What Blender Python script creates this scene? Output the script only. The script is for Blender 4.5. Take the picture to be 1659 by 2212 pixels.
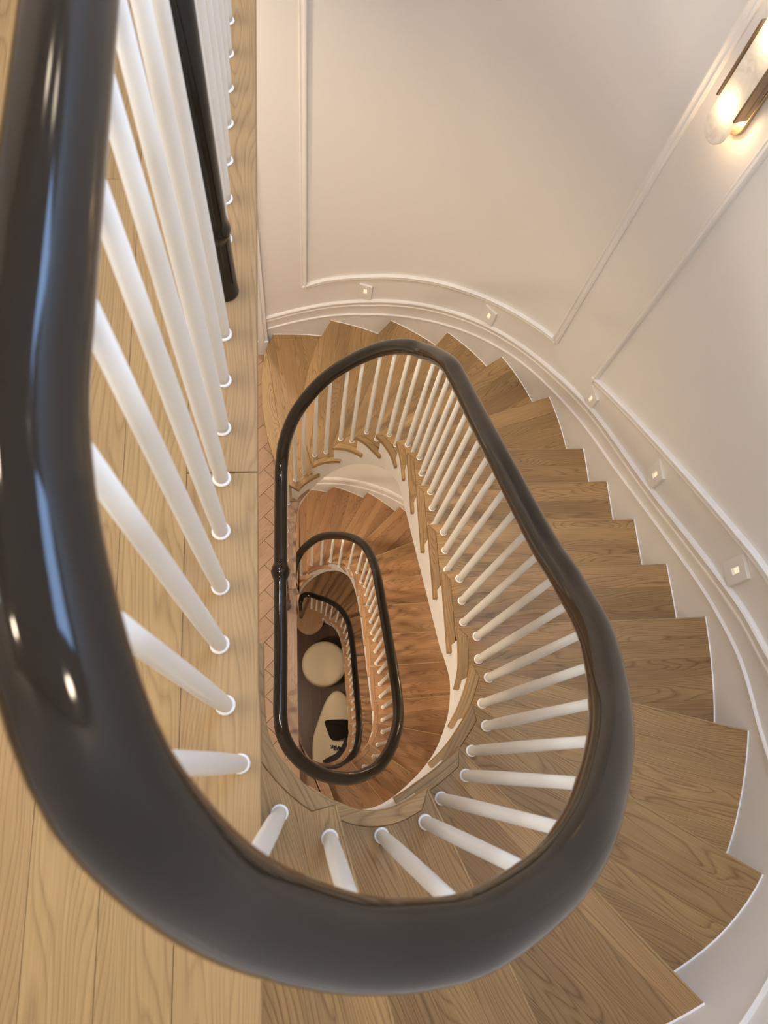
import bpy, bmesh, math, random
from mathutils import Vector, Matrix

# ---------------------------------------------------------------- scene, camera, light, exposure
for o in list(bpy.data.objects): bpy.data.objects.remove(o, do_unlink=True)
SC = bpy.context.scene
COL = SC.collection
random.seed(7)

CAM_POS = Vector((0.09935, 0.43863, 1.20198))
cam_d = bpy.data.cameras.new('camera')
cam = bpy.data.objects.new('camera', cam_d); COL.objects.link(cam)
cam_d.sensor_fit = 'HORIZONTAL'; cam_d.sensor_width = 36.0
cam_d.lens = 1612.36 * 36.0 / 1659.0
cam_d.clip_start = 0.02
cam_d.dof.use_dof = True; cam_d.dof.focus_distance = 3.3; cam_d.dof.aperture_fstop = 11.0
R = Matrix.Rotation(-0.057485, 3, 'Z') @ Matrix.Rotation(-0.098518, 3, 'Y') @ Matrix.Rotation(0.325892, 3, 'X')
M4 = R.to_4x4(); M4.translation = CAM_POS
cam.matrix_world = M4
SC.camera = cam

SC.view_settings.view_transform = 'Standard'
SC.view_settings.look = 'None'
SC.view_settings.exposure = -0.08
SC.view_settings.gamma = 1.0
SC.view_settings.use_curve_mapping = False
SC.cycles.max_bounces = 10
SC.cycles.diffuse_bounces = 6

world = bpy.data.worlds.new('world'); SC.world = world
world.use_nodes = True
bg = world.node_tree.nodes['Background']
bg.inputs['Color'].default_value = (0.96, 0.98, 1.0, 1); bg.inputs['Strength'].default_value = 9.5

def area_light(name, loc, size, power, color, size_y=None, shape=None, parent=None, rot=(0, 0, 0), spread=180, portal=False):
    d = bpy.data.lights.new(name, 'AREA'); d.energy = power; d.color = color
    d.spread = math.radians(spread)
    d.shape = shape or ('RECTANGLE' if size_y else 'SQUARE'); d.size = size
    if size_y: d.size_y = size_y
    o = bpy.data.objects.new(name, d); COL.objects.link(o); o.location = loc; o.rotation_euler = rot
    if portal: d.cycles.is_portal = True
    if parent: o.parent = parent
    return o

# portal that guides sampling of the daylight entering by the landing window
WY0, WY1, WZ0, WZ1 = .45, 2.05, .75, 2.25
area_light('window_portal', (-2.60, (WY0 + WY1) / 2, (WZ0 + WZ1) / 2), WZ1 - WZ0, 1.0, (1, 1, 1), WY1 - WY0, rot=(0, -math.pi / 2, 0), portal=True)
SKY_COL, SKY_STR = (0.38, 0.60, 1.0), 12.0        # blue sky seen in the skylight over the flight
LAMP_COL = (1.0, 0.81, 0.60)                      # warm white of the recessed ceiling lamps

# ---------------------------------------------------------------- helpers
def add(o, parent=None):
    COL.objects.link(o)
    if parent is not None: o.parent = parent
    return o

def tag(o, label=None, cat=None, group=None, kind=None):
    if label: o['label'] = label
    if cat: o['category'] = cat
    if group: o['group'] = group
    if kind: o['kind'] = kind
    return o

def empty(name, loc=(0, 0, 0)):
    o = bpy.data.objects.new(name, None); COL.objects.link(o); o.location = loc
    o.empty_display_size = 0.05
    return o

def mesh_obj(name, verts, faces, mat, parent=None, smooth=False, uvs=None):
    me = bpy.data.meshes.new(name)
    me.from_pydata([tuple(v) for v in verts], [], faces)
    me.update()
    if uvs is not None:
        ul = me.uv_layers.new(name='UVMap')
        for lp in me.loops: ul.data[lp.index].uv = uvs[lp.vertex_index]
    bm = bmesh.new(); bm.from_mesh(me); bmesh.ops.recalc_face_normals(bm, faces=bm.faces); bm.to_mesh(me); bm.free()
    if smooth:
        for p in me.polygons: p.use_smooth = True
    if mat: me.materials.append(mat)
    return add(bpy.data.objects.new(name, me), parent)

def bevel(o, w, seg=2, ang=40):
    m = o.modifiers.new('bevel', 'BEVEL'); m.width = w; m.segments = seg; m.limit_method = 'ANGLE'; m.angle_limit = math.radians(ang)
    m.use_clamp_overlap = True
    return o

def clean(poly, eps=6e-4):
    out = []
    for p in poly:
        if not out or math.hypot(p[0] - out[-1][0], p[1] - out[-1][1]) > eps: out.append((p[0], p[1]))
    while len(out) > 2 and math.hypot(out[0][0] - out[-1][0], out[0][1] - out[-1][1]) <= eps: out.pop()
    return out

def prism(name, poly, z0, z1, mat, parent=None, grain=(0, 1), bev=0.0, seg=2):
    """extruded polygon; uv in metres with u along the grain"""
    poly = clean(poly)
    if len(poly) < 3: return None
    n = len(poly)
    g = Vector(grain).normalized(); q = Vector((-g.y, g.x))
    verts, uvs = [], []
    for z in (z0, z1):
        for p in poly:
            verts.append((p[0], p[1], z))
            uvs.append((p[0] * g.x + p[1] * g.y, p[0] * q.x + p[1] * q.y + (z - z1) * 0.7))
    faces = [tuple(range(n))[::-1], tuple(range(n, 2 * n))]
    for i in range(n):
        j = (i + 1) % n; faces.append((i, j, n + j, n + i))
    o = mesh_obj(name, verts, faces, mat, parent, uvs=uvs)
    if bev: bevel(o, bev, seg)
    return o

def box(name, lo, hi, mat, parent=None, bev=0.0, grain=(0, 1)):
    return prism(name, [(lo[0], lo[1]), (hi[0], lo[1]), (hi[0], hi[1]), (lo[0], hi[1])], lo[2], hi[2], mat, parent, grain, bev)

def catmull(P, n=12):
    P = [Vector(p) for p in P]
    P = [2 * P[0] - P[1]] + P + [2 * P[-1] - P[-2]]
    out = []
    for i in range(1, len(P) - 2):
        a, b, c, d = P[i - 1:i + 3]
        for k in range(n):
            t = k / n
            out.append(0.5 * ((2 * b) + (c - a) * t + (2 * a - 5 * b + 4 * c - d) * t * t + (3 * b - a - 3 * c + d) * t ** 3))
    out.append(P[-2])
    return out

class Curve2:
    """plan curve parametrised by arc length"""
    def __init__(self, pts, n=12):
        self.p = catmull([(a[0], a[1]) for a in pts], n)
        self.L = [0.0]
        for a, b in zip(self.p, self.p[1:]): self.L.append(self.L[-1] + (b - a).length)
        self.len = self.L[-1]
    def _i(self, s):
        L = self.L; lo, hi = 0, len(L) - 2
        while lo < hi:
            m = (lo + hi + 1) // 2
            if L[m] <= s: lo = m
            else: hi = m - 1
        return lo
    def at(self, s):
        i = self._i(s); d = self.L[i + 1] - self.L[i]
        return self.p[i].lerp(self.p[i + 1], (s - self.L[i]) / d if d > 1e-9 else 0)
    def tan(self, s):
        a = self.at(max(0, s - 0.012)); b = self.at(min(self.len, s + 0.012))
        return (b - a).normalized()
    def nor(self, s):
        t = self.tan(s); return Vector((t.y, -t.x))
    def off(self, s, d): return self.at(s) + self.nor(s) * d
    def near(self, q, lo=0.0, hi=None):
        hi = self.len if hi is None else hi
        q = Vector((q[0], q[1])); best = (1e9, 0)
        for i in range(len(self.p) - 1):
            if self.L[i + 1] < lo or self.L[i] > hi: continue
            a, b = self.p[i], self.p[i + 1]; e = b - a
            t = max(0, min(1, (q - a).dot(e) / max(e.length_squared, 1e-12)))
            d = (a + e * t - q).length
            if d < best[0]: best = (d, self.L[i] + t * (self.L[i + 1] - self.L[i]))
        return best[1]

def interp(x, xs, ys):
    if x <= xs[0]: return ys[0]
    for i in range(len(xs) - 1):
        if x <= xs[i + 1]:
            t = (x - xs[i]) / (xs[i + 1] - xs[i]); return ys[i] + t * (ys[i + 1] - ys[i])
    return ys[-1]

def tube(name, path, radius, mat, parent=None, seg=20, cap=True):
    """swept round bar; radius is a number or one per point"""
    n = len(path); rad = radius if isinstance(radius, (list, tuple)) else [radius] * n
    verts, faces = [], []
    prev = None
    for i, p in enumerate(path):
        t = (path[min(i + 1, n - 1)] - path[max(i - 1, 0)]).normalized()
        if prev is None:
            up = Vector((0, 0, 1)) if abs(t.z) < 0.9 else Vector((1, 0, 0))
            a = t.cross(up).normalized()
        else:
            a = (prev - t * prev.dot(t)).normalized()
        prev = a; b = t.cross(a)
        for k in range(seg):
            w = 2 * math.pi * k / seg
            verts.append(p + (a * math.cos(w) + b * math.sin(w)) * rad[i])
    for i in range(n - 1):
        for k in range(seg):
            k2 = (k + 1) % seg
            faces.append((i * seg + k, i * seg + k2, (i + 1) * seg + k2, (i + 1) * seg + k))
    if cap:
        faces.append(tuple(range(seg))[::-1]); faces.append(tuple((n - 1) * seg + k for k in range(seg)))
    return mesh_obj(name, verts, faces, mat, parent, smooth=True)

def lathe_data(name, prof, mat, seg=16):
    """prof: (radius, z) from bottom to top -> shared mesh"""
    verts, faces = [], []
    for r, z in prof:
        for k in range(seg):
            w = 2 * math.pi * k / seg; verts.append((r * math.cos(w), r * math.sin(w), z))
    for i in range(len(prof) - 1):
        for k in range(seg):
            k2 = (k + 1) % seg; faces.append((i * seg + k, i * seg + k2, (i + 1) * seg + k2, (i + 1) * seg + k))
    faces.append(tuple(range(seg))[::-1]); faces.append(tuple((len(prof) - 1) * seg + k for k in range(seg)))
    me = bpy.data.meshes.new(name); me.from_pydata(verts, [], faces); me.update()
    bm = bmesh.new(); bm.from_mesh(me); bmesh.ops.recalc_face_normals(bm, faces=bm.faces); bm.to_mesh(me); bm.free()
    for p in me.polygons: p.use_smooth = True
    me.materials.append(mat)
    return me

# ---------------------------------------------------------------- materials
def new_mat(name):
    m = bpy.data.materials.new(name); m.use_nodes = True
    return m, m.node_tree, m.node_tree.nodes['Principled BSDF']

def N(nt, t, **kw):
    n = nt.nodes.new(t)
    for k, v in kw.items(): setattr(n, k, v)
    return n

def math_node(nt, op, a, b=None):
    n = N(nt, 'ShaderNodeMath', operation=op)
    for i, v in enumerate((a, b)):
        if v is None: continue
        if isinstance(v, (int, float)): n.inputs[i].default_value = v
        else: nt.links.new(v, n.inputs[i])
    return n.outputs[0]

def oak(name, light, dark, rough=0.42, vary=0.30, hue=0.008):
    m, nt, b = new_mat(name); L = nt.links.new
    uv = N(nt, 'ShaderNodeUVMap'); uv.uv_map = 'UVMap'
    info = N(nt, 'ShaderNodeObjectInfo')
    sep = N(nt, 'ShaderNodeSeparateXYZ'); L(uv.outputs['UV'], sep.inputs[0])
    u = math_node(nt, 'ADD', sep.outputs[0], math_node(nt, 'MULTIPLY', info.outputs['Random'], 37.0))
    v = math_node(nt, 'ADD', sep.outputs[1], math_node(nt, 'MULTIPLY', info.outputs['Random'], 91.0))
    def vec(su, sv, z=0.0):
        c = N(nt, 'ShaderNodeCombineXYZ')
        L(math_node(nt, 'MULTIPLY', u, su), c.inputs[0]); L(math_node(nt, 'MULTIPLY', v, sv), c.inputs[1]); c.inputs[2].default_value = z
        return c.outputs[0]
    # cathedral growth lines: contours of a long stretched noise
    n1 = N(nt, 'ShaderNodeTexNoise'); n1.inputs['Scale'].default_value = 1.0; n1.inputs['Detail'].default_value = 1.5
    L(vec(1.6, 11.0), n1.inputs['Vector'])
    rings = math_node(nt, 'FRACT', math_node(nt, 'ADD', math_node(nt, 'MULTIPLY', n1.outputs[0], 22.0), math_node(nt, 'MULTIPLY', v, 110.0)))
    rr = N(nt, 'ShaderNodeValToRGB'); L(rings, rr.inputs[0])
    e = rr.color_ramp.elements
    e[0].position = 0.0; e[0].color = (0.15, 0.15, 0.15, 1); e[1].position = 1.0; e[1].color = (0.35, 0.35, 0.35, 1)
    x = rr.color_ramp.elements.new(0.25); x.color = (0.75, 0.75, 0.75, 1)
    x = rr.color_ramp.elements.new(0.8); x.color = (0.9, 0.9, 0.9, 1)
    # fibres
    n2 = N(nt, 'ShaderNodeTexNoise'); n2.inputs['Scale'].default_value = 1.0; n2.inputs['Detail'].default_value = 3.0
    L(vec(7.0, 260.0, 3.0), n2.inputs['Vector'])
    # broad tone
    n3 = N(nt, 'ShaderNodeTexNoise'); n3.inputs['Scale'].default_value = 1.0; n3.inputs['Detail'].default_value = 2.0
    L(vec(1.2, 14.0, 7.0), n3.inputs['Vector'])
    t = math_node(nt, 'ADD', math_node(nt, 'MULTIPLY', rr.outputs[0], 0.50), math_node(nt, 'MULTIPLY', n2.outputs[0], 0.60))
    t = math_node(nt, 'ADD', t, math_node(nt, 'MULTIPLY', n3.outputs[0], 0.40))
    t = math_node(nt, 'MULTIPLY_ADD', t, 1.45); t.node.inputs[2].default_value = -0.62
    t.node.use_clamp = True
    mix = N(nt, 'ShaderNodeMix', data_type='RGBA'); L(t, mix.inputs[0])
    mix.inputs[6].default_value = (*dark, 1); mix.inputs[7].default_value = (*light, 1)
    # pores / small dark knots
    vo = N(nt, 'ShaderNodeTexVoronoi'); vo.inputs['Scale'].default_value = 1.0; L(vec(2.2, 7.0, 1.0), vo.inputs['Vector'])
    kn = N(nt, 'ShaderNodeMapRange'); L(vo.outputs['Distance'], kn.inputs[0])
    kn.inputs[1].default_value = 0.012; kn.inputs[2].default_value = 0.05; kn.inputs[3].default_value = 0.45; kn.inputs[4].default_value = 1.0
    hs = N(nt, 'ShaderNodeHueSaturation'); L(mix.outputs[2], hs.inputs['Color'])
    r2 = math_node(nt, 'FRACT', math_node(nt, 'MULTIPLY', info.outputs['Random'], 13.37))
    L(math_node(nt, 'ADD', math_node(nt, 'MULTIPLY', info.outputs['Random'], vary), 1.0 - vary * 0.55), hs.inputs['Value'])
    L(math_node(nt, 'ADD', math_node(nt, 'MULTIPLY', r2, hue), 0.5 - hue / 2), hs.inputs['Hue'])
    mul = N(nt, 'ShaderNodeMix', data_type='RGBA', blend_type='MULTIPLY'); mul.inputs[0].default_value = 1.0
    L(hs.outputs[0], mul.inputs[6]); L(kn.outputs[0], mul.inputs[7])
    L(mul.outputs[2], b.inputs['Base Color'])
    b.inputs['Roughness'].default_value = rough
    b.inputs['Specular IOR Level'].default_value = 0.35
    bp = N(nt, 'ShaderNodeBump'); bp.inputs['Strength'].default_value = 0.12; bp.inputs['Distance'].default_value = 0.002
    L(t, bp.inputs['Height']); L(bp.outputs[0], b.inputs['Normal'])
    return m

def paint(name, col, rough=0.5, noise=0.03, spec=0.4, scale=30.0):
    m, nt, b = new_mat(name); L = nt.links.new
    tc = N(nt, 'ShaderNodeTexCoord')
    n = N(nt, 'ShaderNodeTexNoise'); n.inputs['Scale'].default_value = scale; n.inputs['Detail'].default_value = 3
    L(tc.outputs['Object'], n.inputs['Vector'])
    mr = N(nt, 'ShaderNodeMapRange'); L(n.outputs[0], mr.inputs[0]); mr.inputs[3].default_value = 1 - noise; mr.inputs[4].default_value = 1 + noise
    mul = N(nt, 'ShaderNodeMix', data_type='RGBA', blend_type='MULTIPLY'); mul.inputs[0].default_value = 1
    mul.inputs[6].default_value = (*col, 1); L(mr.outputs[0], mul.inputs[7])
    L(mul.outputs[2], b.inputs['Base Color'])
    b.inputs['Roughness'].default_value = rough; b.inputs['Specular IOR Level'].default_value = spec
    bp = N(nt, 'ShaderNodeBump'); bp.inputs['Strength'].default_value = 0.04; bp.inputs['Distance'].default_value = 0.002
    L(n.outputs[0], bp.inputs['Height']); L(bp.outputs[0], b.inputs['Normal'])
    return m

M = {}
M['oak'] = oak('oak_tread', (0.440, 0.274, 0.116), (0.172, 0.094, 0.036), vary=.34)
M['oak_floor'] = oak('oak_floor', (0.435, 0.290, 0.132), (0.250, 0.156, 0.066), vary=0.14)
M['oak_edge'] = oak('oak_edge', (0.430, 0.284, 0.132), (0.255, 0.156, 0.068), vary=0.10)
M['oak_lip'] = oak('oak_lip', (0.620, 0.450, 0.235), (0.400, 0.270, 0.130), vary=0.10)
M['oak_lower'] = oak('oak_lower', (0.480, 0.275, 0.140), (0.200, 0.096, 0.040), vary=0.36)
M['oak_herring'] = oak('oak_herringbone', (0.400, 0.250, 0.145), (0.240, 0.135, 0.070), vary=0.16)
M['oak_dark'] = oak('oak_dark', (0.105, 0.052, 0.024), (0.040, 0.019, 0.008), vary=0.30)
M['wall'] = paint('wall_paint', (0.780, 0.750, 0.705), 0.55, 0.010)
M['trim'] = paint('trim_paint', (0.820, 0.795, 0.755), 0.38, 0.008)
M['white'] = paint('baluster_paint', (0.800, 0.785, 0.735), 0.35, 0.010)
M['caulk'] = paint('caulk', (0.93, 0.93, 0.92), 0.45, 0.02)
M['ceil'] = paint('ceiling_paint', (0.82, 0.80, 0.76), 0.7, 0.01)
M['rail'] = paint('dark_lacquer', (0.0125, 0.0090, 0.0060), 0.08, 0.10, 0.42, 60.0)
M['rail'].node_tree.nodes['Bump'].inputs['Strength'].default_value = 0.004
M['rail'].node_tree.nodes['Principled BSDF'].inputs['Coat Roughness'].default_value = 0.05
M['newel_foot'] = paint('dark_walnut', (0.045, 0.026, 0.016), 0.35, 0.15, 0.5, 40.0)
M['bronze'] = paint('bronze', (0.30, 0.22, 0.15), 0.32, 0.06)
M['bronze'].node_tree.nodes['Principled BSDF'].inputs['Metallic'].default_value = 0.9
M['brass'] = paint('satin_brass', (0.50, 0.40, 0.26), 0.30, 0.05)
M['brass'].node_tree.nodes['Principled BSDF'].inputs['Metallic'].default_value = 0.9
M['plate'] = paint('light_plate', (0.80, 0.78, 0.73), 0.4, 0.01)
M['fabric'] = paint('boucle', (0.58, 0.46, 0.31), 0.95, 0.22, 0.1, 160.0)
M['dark_fabric'] = paint('dark_fabric', (0.016, 0.012, 0.009), 0.9, 0.2, 0.1, 120.0)
M['dark_wood'] = paint('ebonised_wood', (0.014, 0.010, 0.008), 0.5, 0.2, 0.3, 60.0)
M['leaf'] = paint('dark_leaf', (0.012, 0.016, 0.010), 0.6, 0.3, 0.3, 60.0)

def emit(name, col, strength):
    m = bpy.data.materials.new(name); m.use_nodes = True; nt = m.node_tree
    b = nt.nodes['Principled BSDF']
    b.inputs['Base Color'].default_value = (*col, 1); b.inputs['Emission Color'].default_value = (*col, 1); b.inputs['Emission Strength'].default_value = strength
    return m
M['lens_warm'] = emit('lens_warm', (1.0, 0.78, 0.55), .75)
M['lens_down'] = emit('lens_down', (1.0, 0.80, 0.58), 6.0)
M['skylight'] = emit('skylight_sky', SKY_COL, SKY_STR)

def glass_mat():
    m = bpy.data.materials.new('window_glass'); m.use_nodes = True; nt = m.node_tree
    for n in list(nt.nodes):
        if n.type == 'BSDF_PRINCIPLED': nt.nodes.remove(n)
    out = [n for n in nt.nodes if n.type == 'OUTPUT_MATERIAL'][0]
    tr = N(nt, 'ShaderNodeBsdfTransparent'); gl = N(nt, 'ShaderNodeBsdfGlossy'); gl.inputs['Roughness'].default_value = 0.02
    fr = N(nt, 'ShaderNodeFresnel'); mx = N(nt, 'ShaderNodeMixShader')
    nt.links.new(fr.outputs[0], mx.inputs[0]); nt.links.new(tr.outputs[0], mx.inputs[1]); nt.links.new(gl.outputs[0], mx.inputs[2])
    nt.links.new(mx.outputs[0], out.inputs['Surface'])
    return m
M['glass'] = glass_mat()

# ---------------------------------------------------------------- levels and plan curves (metres)
RISE = 0.2
Z1, Z2, Z3, Z0 = 0.0, -3.4, -6.6, -9.4         # top landing, second floor, third floor, ground
ZTOP = 2.7
TT = 0.038                                      # tread thickness

WALL = Curve2([(-.15, 3.18), (-.054, 3.18), (.15, 3.178), (.326, 3.158), (.52, 3.105), (.69, 3.031), (.85, 2.936), (.994, 2.824), (1.13, 2.692),
    (1.244, 2.542), (1.34, 2.372), (1.408, 2.187), (1.448, 2.0), (1.465, 1.807), (1.466, 1.56), (1.465, 1.32), (1.465, 1.075), (1.464, .837),
    (1.449, .64), (1.416, .458), (1.35, .27), (1.257, .103), (1.12, -.02), (.949, -.106), (.75, -.165), (.5, -.2), (.2, -.21), (-.3, -.21), (-1.4, -.21), (-2.6, -.21)])
# travelling clockwise round the room: the room lies on the right of travel, so nor() points into the room
S0 = WALL.near((-.15, 3.18))

EA = Curve2([(.026, 1.3), (.026, .95), (.026, .75), (.026, .602), (.029, .513), (.045, .465), (.066, .436), (.09, .411), (.114, .391), (.151, .368), (.197, .348),
    (.234, .342), (.272, .346), (.31, .361), (.343, .379), (.40, .413), (.456, .457), (.50, .507), (.541, .566), (.572, .63), (.594, .694), (.602, .765),
    (.604, .837), (.605, 1.074), (.604, 1.317), (.604, 1.559), (.604, 1.77), (.600, 1.86), (.585, 1.945), (.552, 2.015), (.507, 2.072), (.462, 2.12),
    (.414, 2.151), (.355, 2.170), (.293, 2.173), (.232, 2.162), (.179, 2.138), (.130, 2.105), (.093, 2.062), (.078, 1.99), (.070, 1.88), (.066, 1.6), (.064, 1.2), (.06, .9)])
TIPA = [(.026, .602), (.151, .369), (.344, .381), (.456, .457), (.541, .566), (.594, .694), (.604, .837), (.606, 1.074), (.603, 1.317), (.603, 1.559), (.606, 1.799),
    (.585, 1.945), (.507, 2.072), (.414, 2.153), (.293, 2.171), (.179, 2.138), (.093, 2.063)]
NOSA = {0: [(.028, .602), (.031, .3), (.031, -.2095)], 1: [(.151, .369), (.290, -.2085)], 2: [(.344, .381), (.580, -.191)], 3: [(.456, .457), (.949, -.106)], 4: [(.541, .566), (1.257, .103)],
    5: [(.594, .694), (1.416, .458)], 6: [(.604, .837), (1.464, .837)], 7: [(.605, 1.075), (1.465, 1.075)], 8: [(.604, 1.316), (1.465, 1.316)], 9: [(.604, 1.560), (1.466, 1.560)],
    10: [(.604, 1.802), (1.465, 1.806)], 11: [(.585, 1.945), (1.0, 2.060), (1.408, 2.187)], 12: [(.507, 2.072), (1.244, 2.542)], 13: [(.414, 2.153), (.994, 2.824)],
    14: [(.293, 2.171), (.385, 2.45), (.518, 2.775), (.606, 2.938), (.69, 3.031)], 15: [(.179, 2.138), (.140, 2.30), (.130, 2.48), (.138, 2.646), (.167, 2.793), (.231, 2.993), (.326, 3.158)],
    16: [(.093, 2.063), (.035, 2.10), (-.007, 2.154), (-.049, 2.248), (-.097, 2.408), (-.130, 2.636), (-.135, 2.837), (-.110, 3.044), (-.054, 3.178)]}

EB = Curve2([(.068, 1.9), (.064, 1.5), (.06, 1.1), (.058, .75), (.066, .62), (.095, .52), (.14, .45), (.2, .41), (.29, .4), (.386, .439), (.46, .487), (.519, .546), (.563, .615),
    (.59, .69), (.603, .80), (.604, .9), (.602, 1.126), (.6, 1.399), (.598, 1.677), (.592, 1.82), (.582, 1.94), (.558, 2.07), (.52, 2.17), (.47, 2.235), (.41, 2.265),
    (.338, 2.275), (.26, 2.262), (.18, 2.225), (.115, 2.17), (.075, 2.1), (.055, 2.0), (.05, 1.9), (.05, 1.5), (.05, .9)])
TIPB = [(.062, .66), (.193, .412), (.386, .439), (.519, .546), (.59, .69), (.603, .85), (.602, 1.126), (.6, 1.399), (.598, 1.677), (.587, 1.91), (.54, 2.13), (.484, 2.222),
    (.338, 2.275), (.165, 2.216), (.068, 2.08), (.05, 1.9)]
NOSB = {0: [(.062, .66), (.064, .3), (.064, -.2095)], 1: [(.193, .412), (.42, -.204)], 2: [(.386, .439), (.83, -.143)], 3: [(.519, .546), (1.2, .045)], 4: [(.59, .69), (1.425, .49)],
    5: [(.603, .85), (1.464, .87)], 6: [(.602, 1.126), (1.465, 1.14)], 7: [(.6, 1.399), (1.465, 1.41)], 8: [(.598, 1.677), (1.466, 1.69)], 9: [(.587, 1.91), (1.447, 2.01)],
    10: [(.54, 2.13), (1.32, 2.41)], 11: [(.484, 2.222), (1.06, 2.76)], 12: [(.338, 2.275), (.52, 2.68), (.775, 2.985)], 13: [(.165, 2.216), (.148, 2.35), (.179, 2.613), (.26, 2.911), (.322, 3.04), (.45, 3.127)],
    14: [(.068, 2.08), (.0, 2.3), (-.03, 2.6), (-.01, 2.9), (.1, 3.178)], 15: [(.05, 1.9), (-.1, 2.15), (-.22, 2.5), (-.22, 2.9), (-.13, 3.178)]}

RAILC = [(-.012, 1.9, -5.74), (-.012, 1.2, -5.74), (-.012, .75, -5.74), (.0, .60, -5.745), (.05, .50, -5.78), (.13, .43, -5.87), (.24, .39, -5.985), (.36, .385, -6.11), (.476, .429, -6.247), (.584, .543, -6.412), (.638, .717, -6.616),
    (.655, .872, -6.789), (.657, 1.089, -6.94), (.657, 1.375, -7.153), (.66, 1.6, -7.31), (.656, 1.87, -7.54), (.622, 2.08, -7.72), (.542, 2.245, -7.889), (.418, 2.37, -8.06), (.30, 2.435, -8.15), (.2, 2.478, -8.175), (.135, 2.482, -8.18), (.092, 2.455, -8.18), (.075, 2.39, -8.185)]
_rc = Curve2(RAILC)
_ec = [_rc.off(_rc.len * i / 60, -.057) for i in range(0, 55)]
EC = Curve2(_ec + [_rc.off(_rc.len * 54 / 60 + .04, -.057)], 4)
TIPC = [(p[0], p[1]) for p in TIPB[:13]]
NOSC = {k: v for k, v in NOSB.items() if k <= 12}
NOSC[10] = [(.53, 2.19), (1.33, 2.395)]; NOSC[11] = [(.47, 2.27), (1.09, 2.735)]; NOSC[12] = [(.352, 2.33), (.50, 2.68), (.72, 3.01)]
TIPC[10] = (.53, 2.19); TIPC[11] = (.47, 2.27); TIPC[12] = (.352, 2.33)

# ---------------------------------------------------------------- stair flights
def clip_half(poly, p0, nrm):
    """keep the side where (p-p0).n >= 0"""
    out = []
    for i in range(len(poly)):
        a, b = Vector(poly[i]), Vector(poly[(i + 1) % len(poly)])
        da, db = (a - p0).dot(nrm), (b - p0).dot(nrm)
        if da >= 0: out.append((a.x, a.y))
        if (da >= 0) != (db >= 0):
            q = a.lerp(b, da / (da - db)); out.append((q.x, q.y))
    return clean(out)

def area(poly):
    return abs(sum(poly[i][0] * poly[(i + 1) % len(poly)][1] - poly[(i + 1) % len(poly)][0] * poly[i][1] for i in range(len(poly)))) / 2

def shift(line, ref, d):
    """move a polyline sideways by d, away from the point ref"""
    line = [Vector(p) for p in line]; ref = Vector(ref); nn = []
    for i, p in enumerate(line):
        t = (line[min(i + 1, len(line) - 1)] - line[max(i - 1, 0)]).normalized(); nn.append(Vector((-t.y, t.x)))
    i = min(range(len(line)), key=lambda j: (line[j] - ref).length); side = nn[i].dot(line[i] - ref)
    return [p + n * (d if side >= 0 else -d) for n, p in zip(nn, line)]

def wall_between(a, b, inset=0.0, step=0.04):
    """points on the wall from plan point a to plan point b"""
    sa, sb = WALL.near(a), WALL.near(b)
    n = max(2, int(abs(sb - sa) / step) + 1)
    return [WALL.off(sa + (sb - sa) * i / (n - 1), inset) for i in range(n)]

def spans_stagger(total, lo, hi):
    out, x = [], 0.0
    while x < total - lo * 0.5:
        w = random.uniform(lo, hi)
        if total - x - w < lo * 0.6: w = total - x
        out.append((x, min(total, x + w))); x += w
    return out

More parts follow.
